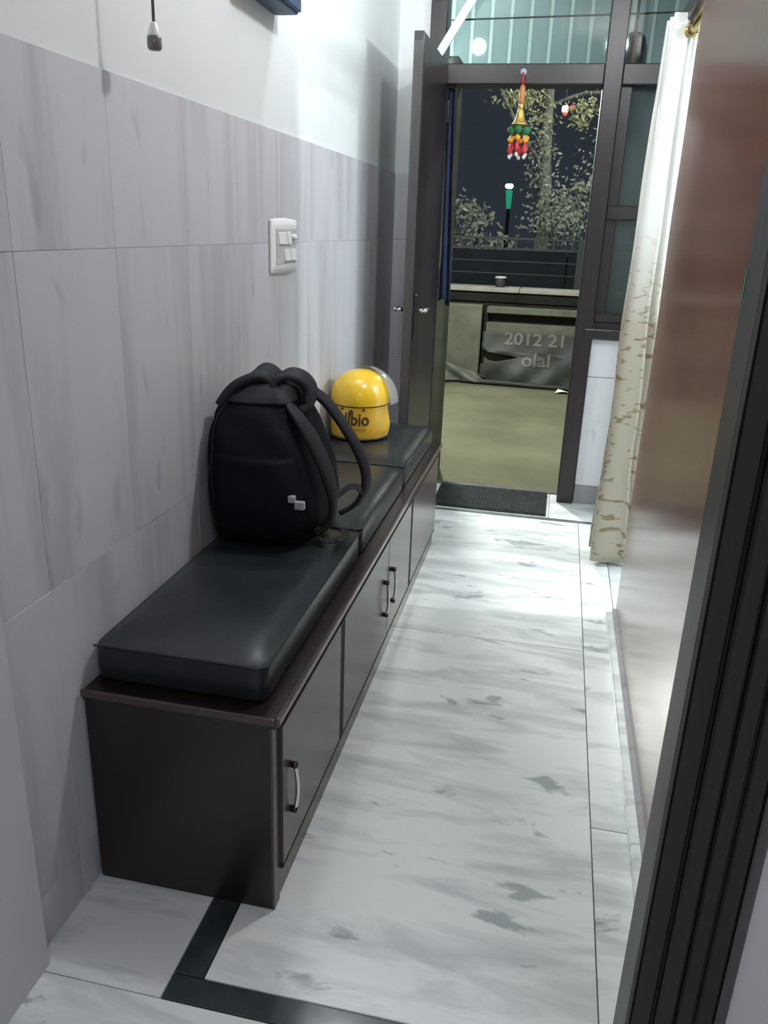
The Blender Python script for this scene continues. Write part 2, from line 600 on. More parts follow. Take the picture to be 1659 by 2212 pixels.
# ------------------------------------------------------------------ setting: walls
wl = tag(obj('wall_left', B(-1.02, -0.8865, 1.05, 4.60, 0, CEIL), 'paint'), 'left wall, grey marble tiles below white paint', kind='structure')
rows = [(0.0, 0.12), (0.12, 0.73), (0.73, 1.34), (1.34, 1.66)]
ys = [1.05, 1.225, 1.55, 1.882, 2.205, 2.53, 2.855, 3.18, 3.505, 3.83, 4.155, 4.372]
for z0, z1 in rows:
    for a, b in zip(ys, ys[1:]):
        d = random.uniform(0, 0.0010)
        g = 0.0003
        g2 = 0.0022 if abs(a - 2.53) < 0.01 and z0 > 1.3 else g
        g1 = 0.0022 if abs(b - 2.53) < 0.01 and z0 > 1.3 else g
        obj('tile', B(-0.8865, XL - d, a + g2, b - g1, z0 + g, z1 - g, bev=0.0005), 'tile', wl)
obj('joint_backing', B(-0.8868, -0.8845, 1.06, 4.36, 0.001, 1.655), 'grout', wl)

wf = tag(obj('wall_far', B(-1.02, -0.735, YF + 0.004, YF + 0.16, 0, CEIL), 'paint_lit'), 'white wall strip between left wall and front door', kind='structure')  # strip paint and tiles whitened in place of stronger light on them
for z0, z1 in rows:
    obj('tile', B(XL, -0.737, YF - 0.008, YF + 0.004, z0 + 0.0008, z1 - 0.0008, bev=0.001), 'tile_white', wf)
obj('head_panel', B(-0.735, 1.0, YF + 0.004, YF + 0.16, 2.62, CEIL), 'paint', wf)

wfr = tag(obj('wall_far_right', B(0.185, 1.0, YF + 0.004, YF + 0.16, 0, 0.895), 'paint'), 'white tiled wall below the side window', kind='structure')
obj('skirting', B(0.187, 0.62, YF - 0.016, YF + 0.004, 0.0, 0.10, bev=0.002), 'tile_grey', wfr)
for x0, x1 in ((0.187, 0.40), (0.40, 0.62)):
    obj('tile', B(x0, x1 - 0.001, YF - 0.008, YF + 0.004, 0.102, 0.694, bev=0.001), 'tile_white', wfr)
    obj('tile', B(x0, x1 - 0.001, YF - 0.008, YF + 0.004, 0.697, 0.888, bev=0.001), 'tile_white', wfr)

wr = tag(obj('wall_right', B(XR + 0.02, 0.46, 0.90, 2.93, 0, CEIL), 'paint'), 'right wall clad in glossy brown laminate', kind='structure')
obj('laminate_panel', B(XR, XR + 0.02, 0.905, 2.94, 0.045, CEIL - 0.01, bev=0.0015), 'laminate', wr)
obj('plinth', B(XR - 0.036, XR + 0.02, 0.905, 2.935, 0.0, 0.030, bev=0.004), 'floor', wr)
obj('plinth_cap', B(XR - 0.014, XR + 0.02, 0.905, 2.938, 0.030, 0.044, bev=0.002), 'tile_grey', wr)

tag(obj('wall_near', B(0.303, 3.3, 0.846, 0.898, 0, CEIL), 'paint_near'), 'pale wall right of the dark near door frame', kind='structure')
tag(obj('wall_near_left', B(-1.02, -0.852, -2.6, 1.05, 0, CEIL), 'paint_near'), 'plain grey wall edge at the near left', kind='structure')
tag(obj('wall_back', B(-1.0, 3.4, -2.7, -2.6, 0, CEIL), 'paint'), 'white wall behind the near room', kind='structure')
tag(obj('wall_near_right', B(3.3, 3.4, -2.6, 4.5, 0, CEIL), 'paint'), 'white far side wall of the right hand rooms', kind='structure')
tag(obj('wall_side_room', B(0.46, 3.3, 0.97, 1.09, 0, CEIL), 'paint'), 'white wall of the side room', kind='structure')
tag(obj('wall_side_room_end', B(0.62, 3.3, YF + 0.004, YF + 0.15, 0, CEIL), 'paint'), 'white end wall of the side room', kind='structure')
tag(obj('wall_opening', B(0.47, 0.60, 4.10, YF, 0, CEIL), 'paint'), 'short wall beside the curtained opening', kind='structure')
tag(obj('ceiling', B(-1.02, 3.4, -2.7, 4.6, CEIL, CEIL + 0.1), 'ceil'), 'white painted ceiling', kind='structure')
# head of the curtained opening: a frame bar with an open ventilator above it
tag(obj('trim_1', B(0.345, 0.40, 2.93, 4.12, 2.135, 2.205, bev=0.003), 'frame'), 'dark frame bar above the curtained opening', kind='structure')
lowhead = obj('trim_2', B(0.36, 0.46, 2.93, 4.36, 2.60, CEIL), 'paint')
tag(lowhead, 'white head wall above the curtained opening', kind='structure')

# ------------------------------------------------------------------ front door with its frame
door = thing('door_1', (-0.3, 4.42, 0), 'dark brown front door standing open inwards', kind='structure')
obj('jamb', B(-0.735, -0.655, YF - 0.01, YF + 0.12, 0, 2.60, bev=0.004), 'frame', door)
obj('jamb', B(0.098, 0.182, YF - 0.04, YF + 0.12, 0, 2.60, bev=0.004), 'frame', door)
obj('lintel', B(-0.657, 0.099, YF - 0.02, YF + 0.12, 2.062, 2.150, bev=0.004), 'frame', door)
obj('head_rail', B(-0.657, 0.62, YF - 0.01, YF + 0.12, 2.56, 2.62, bev=0.003), 'frame', door)
obj('sill', B(-0.655, 0.098, YF + 0.10, YF + 0.14, -0.02, 0.006), 'dark_line', door)
leaf = obj('leaf', B(-0.682, -0.640, 3.655, 4.40, 0.02, 2.15, bev=0.003), 'frame', door)
obj('lit_edge', B(-0.681, -0.641, 3.650, 3.656, 0.02, 2.115), 'frame_worn_lit', leaf)  # free edge in a lighter colour, standing in for light from the front
for sgn, x in ((1, -0.640), (-1, -0.682)):
    x2 = x + sgn * 0.007
    obj('handle_plate', B(min(x, x2), max(x, x2), 3.695, 3.735, 0.905, 1.115, bev=0.003), 'dark_metal', leaf)
    x3 = x + sgn * 0.048
    lev = MB().tube([(x2, 3.715, 1.045), (x3, 3.715, 1.045)], 0.009, 10)
    lev.tube([(x3, 3.707, 1.045), (x3, 3.73, 1.046), (x3, 3.80, 1.043), (x3 - sgn * 0.004, 3.825, 1.040)], [0.009, 0.010, 0.009, 0.007], 10)
    obj('handle_lever', lev, 'chrome', leaf, smooth=True)
# door moulding: raised outer stiles on the visible face
for y0, y1, z0, z1 in ((3.66, 3.675, 0.03, 2.105), (4.385, 4.395, 0.03, 2.105)):
    obj('edge_bead', B(-0.640, -0.637, y0, y1, z0, z1), 'frame', leaf)
for z in (0.25, 1.1, 1.9):
    obj('hinge', MB().tube([(-0.634, 4.392, z), (-0.634, 4.392, z + 0.10)], 0.007, 8), 'dark_metal', door)

# transom panes above the door and side light beside it
win1 = thing('window_1', (-0.25, YF + 0.05, 2.15), 'clear transom glazing above the front door', kind='structure')
obj('pane', B(-0.652, 0.097, YF + 0.045, YF + 0.050, 2.150, 2.56), 'glass', win1)
obj('pane', B(0.182, 0.62, YF + 0.045, YF + 0.050, 2.150, 2.56), 'glass', win1)
win2 = thing('window_2', (0.40, YF + 0.05, 0.90), 'narrow dark framed side window right of the front door', kind='structure')
obj('frame_rail', B(0.183, 0.62, YF - 0.02, YF + 0.12, 2.062, 2.150, bev=0.004), 'frame', win2)
obj('frame_rail', B(0.183, 0.62, YF - 0.01, YF + 0.10, 1.47, 1.535, bev=0.004), 'frame', win2)
obj('frame_rail', B(0.183, 0.62, YF - 0.01, YF + 0.10, 0.975, 1.02, bev=0.004), 'frame', win2)
obj('frame_stile', B(0.183, 0.235, YF + 0.01, YF + 0.10, 0.975, 2.07, bev=0.003), 'frame', win2)
obj('frame_stile', B(0.56, 0.62, YF + 0.01, YF + 0.10, 0.975, 2.07, bev=0.003), 'frame', win2)
obj('sill', B(0.14, 0.62, YF - 0.045, YF + 0.12, 0.895, 0.945, bev=0.006, seg=2), 'frame', win2)
obj('sill_riser', B(0.183, 0.62, YF - 0.002, YF + 0.10, 0.945, 0.975), 'frame', win2)
obj('pane', B(0.235, 0.56, YF + 0.05, YF + 0.055, 1.535, 2.062), 'side_glass', win2)
obj('pane', B(0.235, 0.56, YF + 0.05, YF + 0.055, 1.02, 1.47), 'side_glass', win2)

# white strip crossing the left end of the transom
strip = MB()
a, b2 = Vector((-0.700, 4.335, 2.165)), Vector((-0.535, 4.335, 2.42))
n = Vector((0.84, 0, -0.545)) * 0.019
for dz in (-1,):
    vs = []
    for p in (a, b2 + (b2 - a) * 0.5):
        for s in (-1, 1):
            for y in (-0.008, 0.008):
                vs.append(p + n * s + Vector((0, y, 0)))
    strip.add(vs, [(0, 1, 3, 2), (4, 6, 7, 5), (0, 4, 5, 1), (2, 3, 7, 6), (0, 2, 6, 4), (1, 5, 7, 3)])
tag(obj('conduit_strip', strip, 'white_pvc'), 'white plastic strip slanting across the left end of the transom', 'conduit')

# near dark door frame at the right
door2 = thing('door_2', (0.24, 0.86, 0), 'black stained door frame at the near right', kind='structure')
obj('jamb', B(0.186, 0.290, 0.842, 0.905, 0, 2.62, bev=0.002), 'near_frame', door2)
obj('jamb_edge', B(0.182, 0.187, 0.832, 0.907, 0, 2.62, bev=0.001), 'frame_worn_lit', door2)  # lighter face: wear plus hall light put into the colour
for x0, x1, d in ((0.187, 0.214, 0.008), (0.218, 0.240, 0.011), (0.243, 0.264, 0.008), (0.267, 0.289, 0.006)):
    obj('moulding', B(x0, x1, 0.842 - d, 0.843, 0, 2.62, bev=0.003), 'near_frame', door2)
obj('cover_strip', B(0.290, 0.303, 0.834, 0.852, 0, 2.62, bev=0.002), 'frame_worn_lit', door2)
obj('head', B(-0.852, 0.182, 0.842, 0.905, 2.52, 2.62, bev=0.002), 'near_frame', door2)
obj('strike_plate', B(0.1812, 0.183, 0.900, 0.905, 1.345, 1.372), mat('green_sticker', (0.02, 0.35, 0.12), 0.4), door2)

# ------------------------------------------------------------------ storage bench
bench = thing('storage_bench', (-0.67, 2.4, 0), 'long low dark wooden storage bench along the tiled wall', 'bench')
BX0, BX1, BY0, BY1, BZ = -0.874, -0.470, 1.283, 3.50, 0.462
obj('end_panel', B(BX0, BX1, BY0, BY0 + 0.022, 0.0, BZ, bev=0.002), 'bench', bench)
obj('end_panel', B(BX0, BX1, BY1 - 0.022, BY1, 0.0, BZ, bev=0.002), 'bench', bench)
obj('back_panel', B(BX0, BX0 + 0.012, BY0 + 0.022, BY1 - 0.022, 0.0, BZ), 'bench', bench)
obj('bottom_board', B(BX0 + 0.012, BX1 - 0.03, BY0 + 0.022, BY1 - 0.022, 0.06, 0.08), 'bench', bench)
obj('inner_partition', B(BX0 + 0.012, BX1 - 0.022, 2.385, 2.40, 0.08, BZ), 'bench', bench)
# face frame
obj('plinth_rail', B(BX1 - 0.022, BX1, BY0 + 0.022, BY1 - 0.022, 0.0, 0.088), 'bench_door', bench)
obj('top_rail', B(BX1 - 0.022, BX1, BY0 + 0.022, BY1 - 0.022, 0.442, BZ), 'bench_door', bench)
obj('corner_stile', B(BX1 - 0.022, BX1 + 0.004, BY0 + 0.001, BY0 + 0.036, 0.0, BZ, bev=0.001), 'bench_door', bench)
for y0, y1 in ((1.785, 1.82), (2.80, 2.84)):
    obj('door_gap', B(BX1 - 0.03, BX1 + 0.0105, y0, y1, 0.094, 0.440), 'gap', bench)


obj('door_gap', B(BX1 - 0.03, BX1 + 0.0105, 1.322, 3.474, 0.080, 0.0935), 'gap', bench)


def handle(par, y, z0, z1):
    for z in (z0, z1):
        hb = MB().tube([(BX1 + 0.012, y, z), (BX1 + 0.018, y, z), (BX1 + 0.020, y, z), (BX1 + 0.026, y, z), (BX1 + 0.028, y, z)], [0.0075, 0.0075, 0.0085, 0.0085, 0.005], 10)
        obj('handle_mount', hb, 'dark_metal', par, smooth=True)
    pth = spline([(BX1 + 0.022, y, z0), (BX1 + 0.027, y, (2 * z0 + z1) / 3), (BX1 + 0.027, y, (z0 + 2 * z1) / 3), (BX1 + 0.022, y, z1)], 5)
    obj('handle_bar', MB().tube(pth, 0.0045, 10), 'chrome', par, smooth=True)


for y0, y1, hy in ((1.322, 1.784, 1.372), (1.822, 2.389, 2.335), (2.393, 2.799, 2.448), (2.841, 3.474, None)):
    dr = obj('cabinet_door', B(BX1 - 0.004, BX1 + 0.012, y0, y1, 0.094, 0.440, bev=0.0015), 'bench_door', bench)
    if hy:
        handle(dr, hy, 0.20, 0.315)
obj('bench_top', B(BX0, BX1 + 0.014, BY0 - 0.006, BY1 + 0.006, BZ, 0.484, bev=0.002), 'bench', bench)
obj('edge_strip', B(BX1 + 0.010, BX1 + 0.022, BY0 - 0.008, BY1 + 0.008, BZ + 0.008, 0.490, bev=0.003, seg=2), 'bench_edge', bench)
obj('edge_strip', B(BX0, BX1 + 0.012, BY0 - 0.012, BY0 - 0.004, BZ + 0.010, 0.489, bev=0.003, seg=2), 'bench_edge', bench)


# ------------------------------------------------------------------ seat cushions
def cushion(y0, y1, label, puff=0.010, seed=0):
    rnd = random.Random(seed)
    x0, x1, z0, z1 = -0.868, -0.496, 0.485, 0.572
    ph = [rnd.uniform(0, 6) for _ in range(6)]
    N = 40
    bm = bmesh.new()
    bmesh.ops.create_cube(bm, size=1.0)
    bmesh.ops.subdivide_edges(bm, edges=list(bm.edges), cuts=13, use_grid_fill=True)
    for p in bm.verts:
        u, v, t = p.co.x * 2, p.co.y * 2, p.co.z * 2
        # rounded top edges, soft crown and shallow creases
        ex = 1 - abs(u) ** 10 * 0.0
        cr = (1 - u ** 4) * (1 - v ** 6)
        wv = math.sin(v * 7 + ph[0]) * math.sin(u * 3 + ph[1]) + 0.6 * math.sin(v * 15 + u * 4 + ph[2])
        z = z0 + (t + 1) / 2 * (z1 - z0)
        x = (x0 + x1) / 2 + u * (x1 - x0) / 2
        y = (y0 + y1) / 2 + v * (y1 - y0) / 2
        if t > 0.99:
            edge = max(abs(u) ** 14, abs(v) ** 30)
            z += puff * cr * 1.3 + 0.0016 * wv * cr - 0.010 * edge
        b = 0.004 * (1 - t * t)
        if abs(u) > 0.99:
            x += math.copysign(b, u) * (1 if u > 0 else 0.3)
        if v < -0.99:
            y -= b
        p.co = Vector((x, y, z))
    bm.verts.index_update()
    mb = MB().add([p.co[:] for p in bm.verts], [[p.index for p in f.verts] for f in bm.faces])
    bm.free()
    t = thing('seat_cushion', ((x0 + x1) / 2, (y0 + y1) / 2, z0), label, 'cushion', 'black cushions along the bench top')
    o = obj('cover', mb, 'leather', t, smooth=True)
    md = o.modifiers.new('soft_edges', 'SUBSURF')
    md.levels = md.render_levels = 1
    # stitched seam around the upper edge
    zz = z1 - 0.006
    e = 0.003
    pth = [(x0 + e, y0 - e, zz), (x1 - 0.01, y0 - e, zz), (x1 + e, y0 + 0.01, zz), (x1 + e, y1 - 0.008, zz)]
    obj('seam', MB().tube(pth, 0.0022, 6), 'leather', t, smooth=True)


cushion(1.325, 2.128, 'black leatherette seat cushion at the near end of the bench', seed=3)
cushion(2.134, 2.812, 'black leatherette seat cushion in the middle, right behind the backpack straps', seed=8)
cushion(2.818, 3.492, 'black leatherette seat cushion under the yellow helmet', seed=13)

# ------------------------------------------------------------------ backpack
CT = 0.589
prof = [  # z, xl, xr, yn, yf
    (0.000, -0.835, -0.620, 1.905, 2.180),
    (0.012, -0.862, -0.585, 1.878, 2.215),
    (0.070, -0.874, -0.566, 1.862, 2.240),
    (0.150, -0.876, -0.574, 1.858, 2.248),
    (0.230, -0.876, -0.598, 1.868, 2.245),
    (0.290, -0.874, -0.624, 1.890, 2.232),
    (0.340, -0.862, -0.648, 1.920, 2.210),
    (0.378, -0.836, -0.662, 1.955, 2.185),
    (0.400, -0.800, -0.676, 1.990, 2.155),
    (0.408, -0.760, -0.705, 2.040, 2.115)]


def pack_pt(u, v):
    k = v * (len(prof) - 1)
    i = min(int(k), len(prof) - 2)
    t = k - i
    a, b = prof[i], prof[i + 1]
    z, xl, xr, yn, yf = [a[q] + (b[q] - a[q]) * t for q in range(5)]
    an = 2 * PI * u
    c, s = math.cos(an), math.sin(an)
    e = 0.50
    x = (xl + xr) / 2 + (xr - xl) / 2 * math.copysign(abs(c) ** e, c)
    y = (yn + yf) / 2 + (yf - yn) / 2 * math.copysign(abs(s) ** e, s)
    # soft folds, strongest near the slack top
    fw = 0.0035 + 0.006 * max(0, (z - 0.25) / 0.17)
    f = math.sin(an * 5 + z * 22) * math.cos(z * 31 + an * 2) * fw
    x += f * c
    y += f * s
    return (max(x, -0.8765), y, CT + z)


pk = thing('backpack', (-0.72, 2.08, CT), 'black backpack leaning on the tiled wall, straps facing right', 'backpack')
body = obj('body', MB().grid(pack_pt, 56, 40, wrap_u=True), 'pack', pk, smooth=True, subsurf=1)
# close the bottom and the top
for v, nm in ((0.0, 'base_patch'), (1.0, 'top_patch')):
    ring = [pack_pt(i / 24, v) for i in range(24)]
    obj(nm, MB().add(ring, [tuple(range(24))]), 'pack', body)


def side_path(v, us, off=0.003):
    out = []
    for u in us:
        p = Vector(pack_pt(u, v))
        k = v * (len(prof) - 1)
        c = Vector((-0.73, 2.08, p.z))
        out.append(p + (p - c).normalized() * off)
    return out


# zip running up over the side facing the camera, and the side pocket
zp = [Vector(pack_pt(0.66, v)) + Vector((-0.001, -0.003, 0)) for v in [0.12 + 0.03 * i for i in range(27)]]
obj('zip', MB().tube(zp, 0.003, 6), 'strap', pk, smooth=True)
pocket = []


def pocket_pt(u, v):
    uu = 0.69 + 0.19 * u
    p = Vector(pack_pt(uu, 0.14 + 0.33 * v))
    bul = math.sin(PI * min(1, max(0, u))) * (0.7 + 0.3 * math.sin(PI * v)) * 0.012 + 0.001
    return tuple(p + Vector((0.2, -1, 0)).normalized() * bul)


obj('side_pocket', MB().grid(pocket_pt, 16, 14), 'pack', pk, smooth=True, solid=0.004)
hem = [Vector(pocket_pt(i / 15, 1.0)) for i in range(16)]
obj('pocket_hem', MB().tube(hem, 0.0025, 8), 'pack', pk, smooth=True)


# slack top flap folded over, charcoal
def flap_pt(u, v):
    uu = 0.55 + 0.44 * u
    vv = 0.74 + 0.25 * v
    p = Vector(pack_pt(uu, vv))
    c = Vector((-0.73, 2.08, p.z - 0.05))
    bul = (0.002 + 0.012 * abs(math.sin(u * 7 + v * 3)) * (0.3 + v)) * min(1, 6 * u, 6 * (1 - u))
    return tuple(p + (p - c).normalized() * bul)


obj('top_flap', MB().grid(flap_pt, 26, 14), 'pack_top', pk, smooth=True, solid=0.006, subsurf=1)
# two humps: rolled top and the padded grab handle loop
roll = spline([(-0.842, 1.985, CT + 0.345), (-0.812, 2.00, CT + 0.392), (-0.778, 2.02, CT + 0.418), (-0.748, 2.04, CT + 0.424), (-0.728, 2.06, CT + 0.40), (-0.722, 2.07, CT + 0.37)], 6)
obj('rolled_collar', MB().ribbon(roll, (0.2, 1, 0.1), [0.10] * len(roll), 0.030), 'pack_top', pk, smooth=True)
loop = spline([(-0.712, 2.00, CT + 0.365), (-0.706, 2.02, CT + 0.412), (-0.680, 2.04, CT + 0.430), (-0.650, 2.06, CT + 0.420), (-0.630, 2.07, CT + 0.390), (-0.634, 2.06, CT + 0.352), (-0.655, 2.04, CT + 0.335)], 6)
obj('grab_handle', MB().ribbon(loop, (0.1, 1, 0.2), 0.062, 0.024), 'pack_top', pk, smooth=True)
# shoulder straps
s1 = spline([(-0.662, 1.975, CT + 0.365), (-0.630, 1.965, CT + 0.335), (-0.584, 1.965, CT + 0.265), (-0.550, 1.965, CT + 0.185), (-0.534, 1.965, CT + 0.115), (-0.540, 1.96, CT + 0.055), (-0.575, 1.95, CT + 0.024)], 7)
obj('shoulder_strap', MB().ribbon(s1, (0.25, 1, 0), [0.030 + 0.030 * math.sin(PI * min(1, i / 30)) for i in range(len(s1))], 0.014), 'strap', pk, smooth=True)
s2 = spline([(-0.640, 2.135, CT + 0.372), (-0.600, 2.15, CT + 0.335), (-0.540, 2.16, CT + 0.250), (-0.502, 2.165, CT + 0.175), (-0.490, 2.165, CT + 0.110), (-0.510, 2.155, CT + 0.055), (-0.560, 2.13, CT + 0.022)], 7)
obj('shoulder_strap', MB().ribbon(s2, (0.3, 1, 0), 0.045, 0.015), 'strap', pk, smooth=True)
w1 = spline([(-0.536, 1.965, CT + 0.120), (-0.515, 2.05, CT + 0.13), (-0.505, 2.11, CT + 0.115), (-0.497, 2.15, CT + 0.085)], 6)
obj('chest_strap', MB().ribbon(w1, (0, 0.3, 1), 0.020, 0.006), 'strap', pk, smooth=True)
w2 = spline([(-0.585, 1.965, CT + 0.040), (-0.555, 1.94, CT + 0.016), (-0.52, 1.95, CT + 0.010), (-0.505, 2.0, CT + 0.012), (-0.53, 2.04, CT + 0.010)], 6)
obj('webbing_tail', MB().ribbon(w2, (0.7, 0.7, 0), 0.022, 0.004), 'strap', pk, smooth=True)
bk = MB().box(-0.606, -0.580, 1.852, 1.866, CT + 0.122, CT + 0.144, bev=0.002)
bk.box(-0.622, -0.604, 1.848, 1.864, CT + 0.140, CT + 0.158, bev=0.002)
obj('buckle', bk, 'buckle', pk)

# ------------------------------------------------------------------ helmet
HC = Vector((-0.750, 3.155, 0.589))
hprof = [(0.000, 0.905), (0.010, 0.945), (0.035, 0.965), (0.065, 0.968), (0.095, 0.955), (0.120, 0.950), (0.137, 0.955),
         (0.139, 0.975), (0.155, 0.985), (0.180, 0.960), (0.205, 0.895), (0.228, 0.785), (0.246, 0.630), (0.258, 0.45), (0.265, 0.26), (0.268, 0.0)]


def hel_r(z, an):
    for (z0, r0), (z1, r1) in zip(hprof, hprof[1:]):
        if z <= z1:
            r = r0 + (r1 - r0) * ((z - z0) / max(1e-6, z1 - z0))
            break
    else:
        r = 0
    d = math.cos(an)  # +x side: waist and neck flare of the shell back
    k = max(0, d) ** 2
    r += k * (0.055 * math.exp(-((z - 0.045) / 0.035) ** 2) - 0.030 * math.exp(-((z - 0.112) / 0.02) ** 2))
    return r


def hel_pt(an, z, off=0.0):
    r = hel_r(z, an)
    return Vector((HC.x + math.cos(an) * (0.122 * r + off), HC.y + math.sin(an) * (0.132 * r + off), HC.z + z))


hm = thing('helmet', (HC.x, HC.y, HC.z), 'yellow motorcycle helmet with clear visor standing on the far cushion', 'helmet')
lo = [0.004, 0.012, 0.025, 0.04, 0.055, 0.07, 0.085, 0.1, 0.113, 0.125, 0.1345]
hi = [0.1395, 0.148, 0.158, 0.17, 0.182, 0.195, 0.208, 0.22, 0.231, 0.241, 0.249, 0.256, 0.261, 0.265, 0.2675]
NH = 48
m1 = MB().grid(lambda u, v: tuple(hel_pt(2 * PI * u, lo[round(v * (len(lo) - 1))])), NH, len(lo), wrap_u=True)
low = obj('lower_shell', m1, 'yellow_low', hm, smooth=True)
m2 = MB().grid(lambda u, v: tuple(hel_pt(2 * PI * u, hi[round(v * (len(hi) - 1))])), NH, len(hi), wrap_u=True)
m2.f.append(tuple((len(hi) - 1) * NH + k for k in range(NH)))
up = obj('upper_shell', m2, 'yellow', hm, smooth=True)
m3 = MB().grid(lambda u, v: tuple(hel_pt(2 * PI * u, 0.1335 + 0.007 * v, -0.0025)), NH, 3, wrap_u=True)
obj('seam_band', m3, 'print', hm, smooth=True)
m4 = MB().tube([hel_pt(2 * PI * i / NH, 0.004) + Vector((0, 0, 0.001)) for i in range(NH + 1)], 0.005, 8, cap=False)
obj('rim_trim', m4, 'rubber', hm, smooth=True)
obj('lining', MB().grid(lambda u, v: tuple(hel_pt(2 * PI * u, 0.005 + 0.2 * v, -0.010)), NH, 8, wrap_u=True), 'rubber', hm, smooth=True)


def visor_pt(u, v):
    an = math.radians(-28 + 150 * u)
    ph = math.radians(2 + 78 * v)
    c = HC + Vector((0.012, 0.028, 0.135))
    return tuple(c + Vector((math.cos(an) * math.cos(ph) * 0.138, math.sin(an) * math.cos(ph) * 0.146, math.sin(ph) * 0.143)))


obj('visor', MB().grid(visor_pt, 26, 14), 'visor', hm, smooth=True)
for an in (math.radians(-68), math.radians(-112)):
    p = hel_pt(an, 0.128, 0.0)
    nrm = Vector((math.cos(an), math.sin(an), 0))
    obj('rivet', MB().tube([p - nrm * 0.002, p + nrm * 0.003], 0.005, 10), 'print', hm)


def on_helmet(vs, fs, an0, z0, off=0.0012):
    out = MB()
    pts = []
    for p in vs:
        an = an0 + p.x / 0.135
        pts.append(tuple(hel_pt(an, z0 + p.y, off)))
    return out.add(pts, fs)


tv, tf = text_shape('adlbio', 0.068)
tw = max(p.x for p in tv)
obj('lettering', on_helmet([Vector((p.x - tw / 2, p.y)) for p in tv], tf, math.radians(-92), 0.066), 'print', hm)
em = [Vector((x, y)) for x, y in ((-0.011, 0.0), (0.011, 0.0), (0.011, 0.013), (0.004, 0.020), (-0.004, 0.020), (-0.011, 0.013))]
obj('emblem', on_helmet(em, [(0, 1, 2, 3, 4, 5)], math.radians(-93), 0.106), 'print', hm)
ln = []
lf = []
for i in range(25):
    x = -0.06 + 0.12 * i / 24
    ln += [Vector((x, 0.0)), Vector((x, 0.0035))]
    if i:
        k = 2 * i
        lf.append((k - 2, k, k + 1, k - 1))
obj('print_line', on_helmet(ln, lf, math.radians(-88), 0.046), mat('brown_print', (0.25, 0.14, 0.03), 0.5), hm)

# ------------------------------------------------------------------ switchboard
sw = thing('switchboard', (XL, 2.58, 1.25), 'white plastic switchboard on the grey tiled wall', 'switchboard')


def plate_pt(u, v):
    y = 2.451 + 0.255 * u
    zz = 1.25 + 0.158 * v
    cu = 1 - (2 * u - 1) ** 4 * 0.6
    e = min(1, min(u, 1 - u) * 14, min(v, 1 - v) * 9)
    return (XL + 0.003 + 0.012 * e ** 0.5 * cu, y, zz + 0.006 * (1 - (2 * u - 1) ** 2) * (1 if v > 0.5 else -1) * (abs(2 * v - 1)))


pm = MB().grid(plate_pt, 25, 17)
obj('backplate', B(XL, XL + 0.007, 2.452, 2.705, 1.251, 1.407, bev=0.002), 'plastic', sw)
obj('faceplate', pm, 'plastic', sw, smooth=True)
xs0 = XL + 0.0125
obj('socket_panel', B(xs0 - 0.004, xs0 + 0.0035, 2.482, 2.672, 1.276, 1.384, bev=0.002), 'plastic_grey', sw)
for (y0, y1, z0, z1, t) in ((2.494, 2.570, 1.334, 1.372, 0.006), (2.578, 2.612, 1.334, 1.374, 0.007), (2.545, 2.600, 1.284, 1.322, 0.008), (2.606, 2.660, 1.284, 1.322, 0.008)):
    rk = MB()
    x = xs0 + 0.003
    rk.add([(x, y0, z0), (x, y1, z0), (x, y1, z1), (x, y0, z1), (x + t, y0 + .002, z0 + .003), (x + t, y1 - .002, z0 + .003), (x + t * 0.4, y1 - .002, z1 - .002), (x + t * 0.4, y0 + .002, z1 - .002)],
           [(0, 1, 2, 3), (4, 5, 6, 7), (0, 1, 5, 4), (1, 2, 6, 5), (2, 3, 7, 6), (3, 0, 4, 7)])
    obj('rocker_switch', rk, 'plastic', sw)
kb = MB().tube([(xs0, 2.634, 1.356), (xs0 + 0.012, 2.634, 1.356), (xs0 + 0.018, 2.634, 1.356)], [0.011, 0.010, 0.006], 14)
obj('regulator_knob', kb, 'plastic', sw, smooth=True)

# ------------------------------------------------------------------ hanging cord with bell switch, blue box
ps = thing('pendant_switch', (-0.80, 1.607, 1.70), 'white and grey pendant switch hanging on a thin cord', 'switch')
obj('cord', MB().tube([(-0.80, 1.607, 1.742), (-0.8005, 1.6075, 2.2), (-0.80, 1.607, CEIL)], 0.0030, 8), 'cord', ps, smooth=True)
obj('grip', MB().lathe((-0.80, 1.606, 1.70), [(0.0095, 0.014), (0.0125, 0.018), (0.0120, 0.026), (0.0090, 0.036), (0.0065, 0.044), (0.0045, 0.047)], 16), 'white_pvc', ps, smooth=True)
obj('collar', MB().lathe((-0.80, 1.606, 1.70), [(0.0100, 0.000), (0.0130, 0.003), (0.0140, 0.010), (0.0135, 0.021), (0.0122, 0.024)], 16), 'smoke', ps, smooth=True)

bb = thing('wall_box', (-0.85, 2.42, 1.955), 'dark blue box hung high on the white wall', 'box')
obj('case', B(-0.8865, -0.815, 2.20, 2.545, 1.962, 2.42, bev=0.006, seg=2), 'blue_box', bb)
obj('lid', B(-0.816, -0.805, 2.205, 2.540, 1.968, 2.41, bev=0.003), 'blue_box', bb)

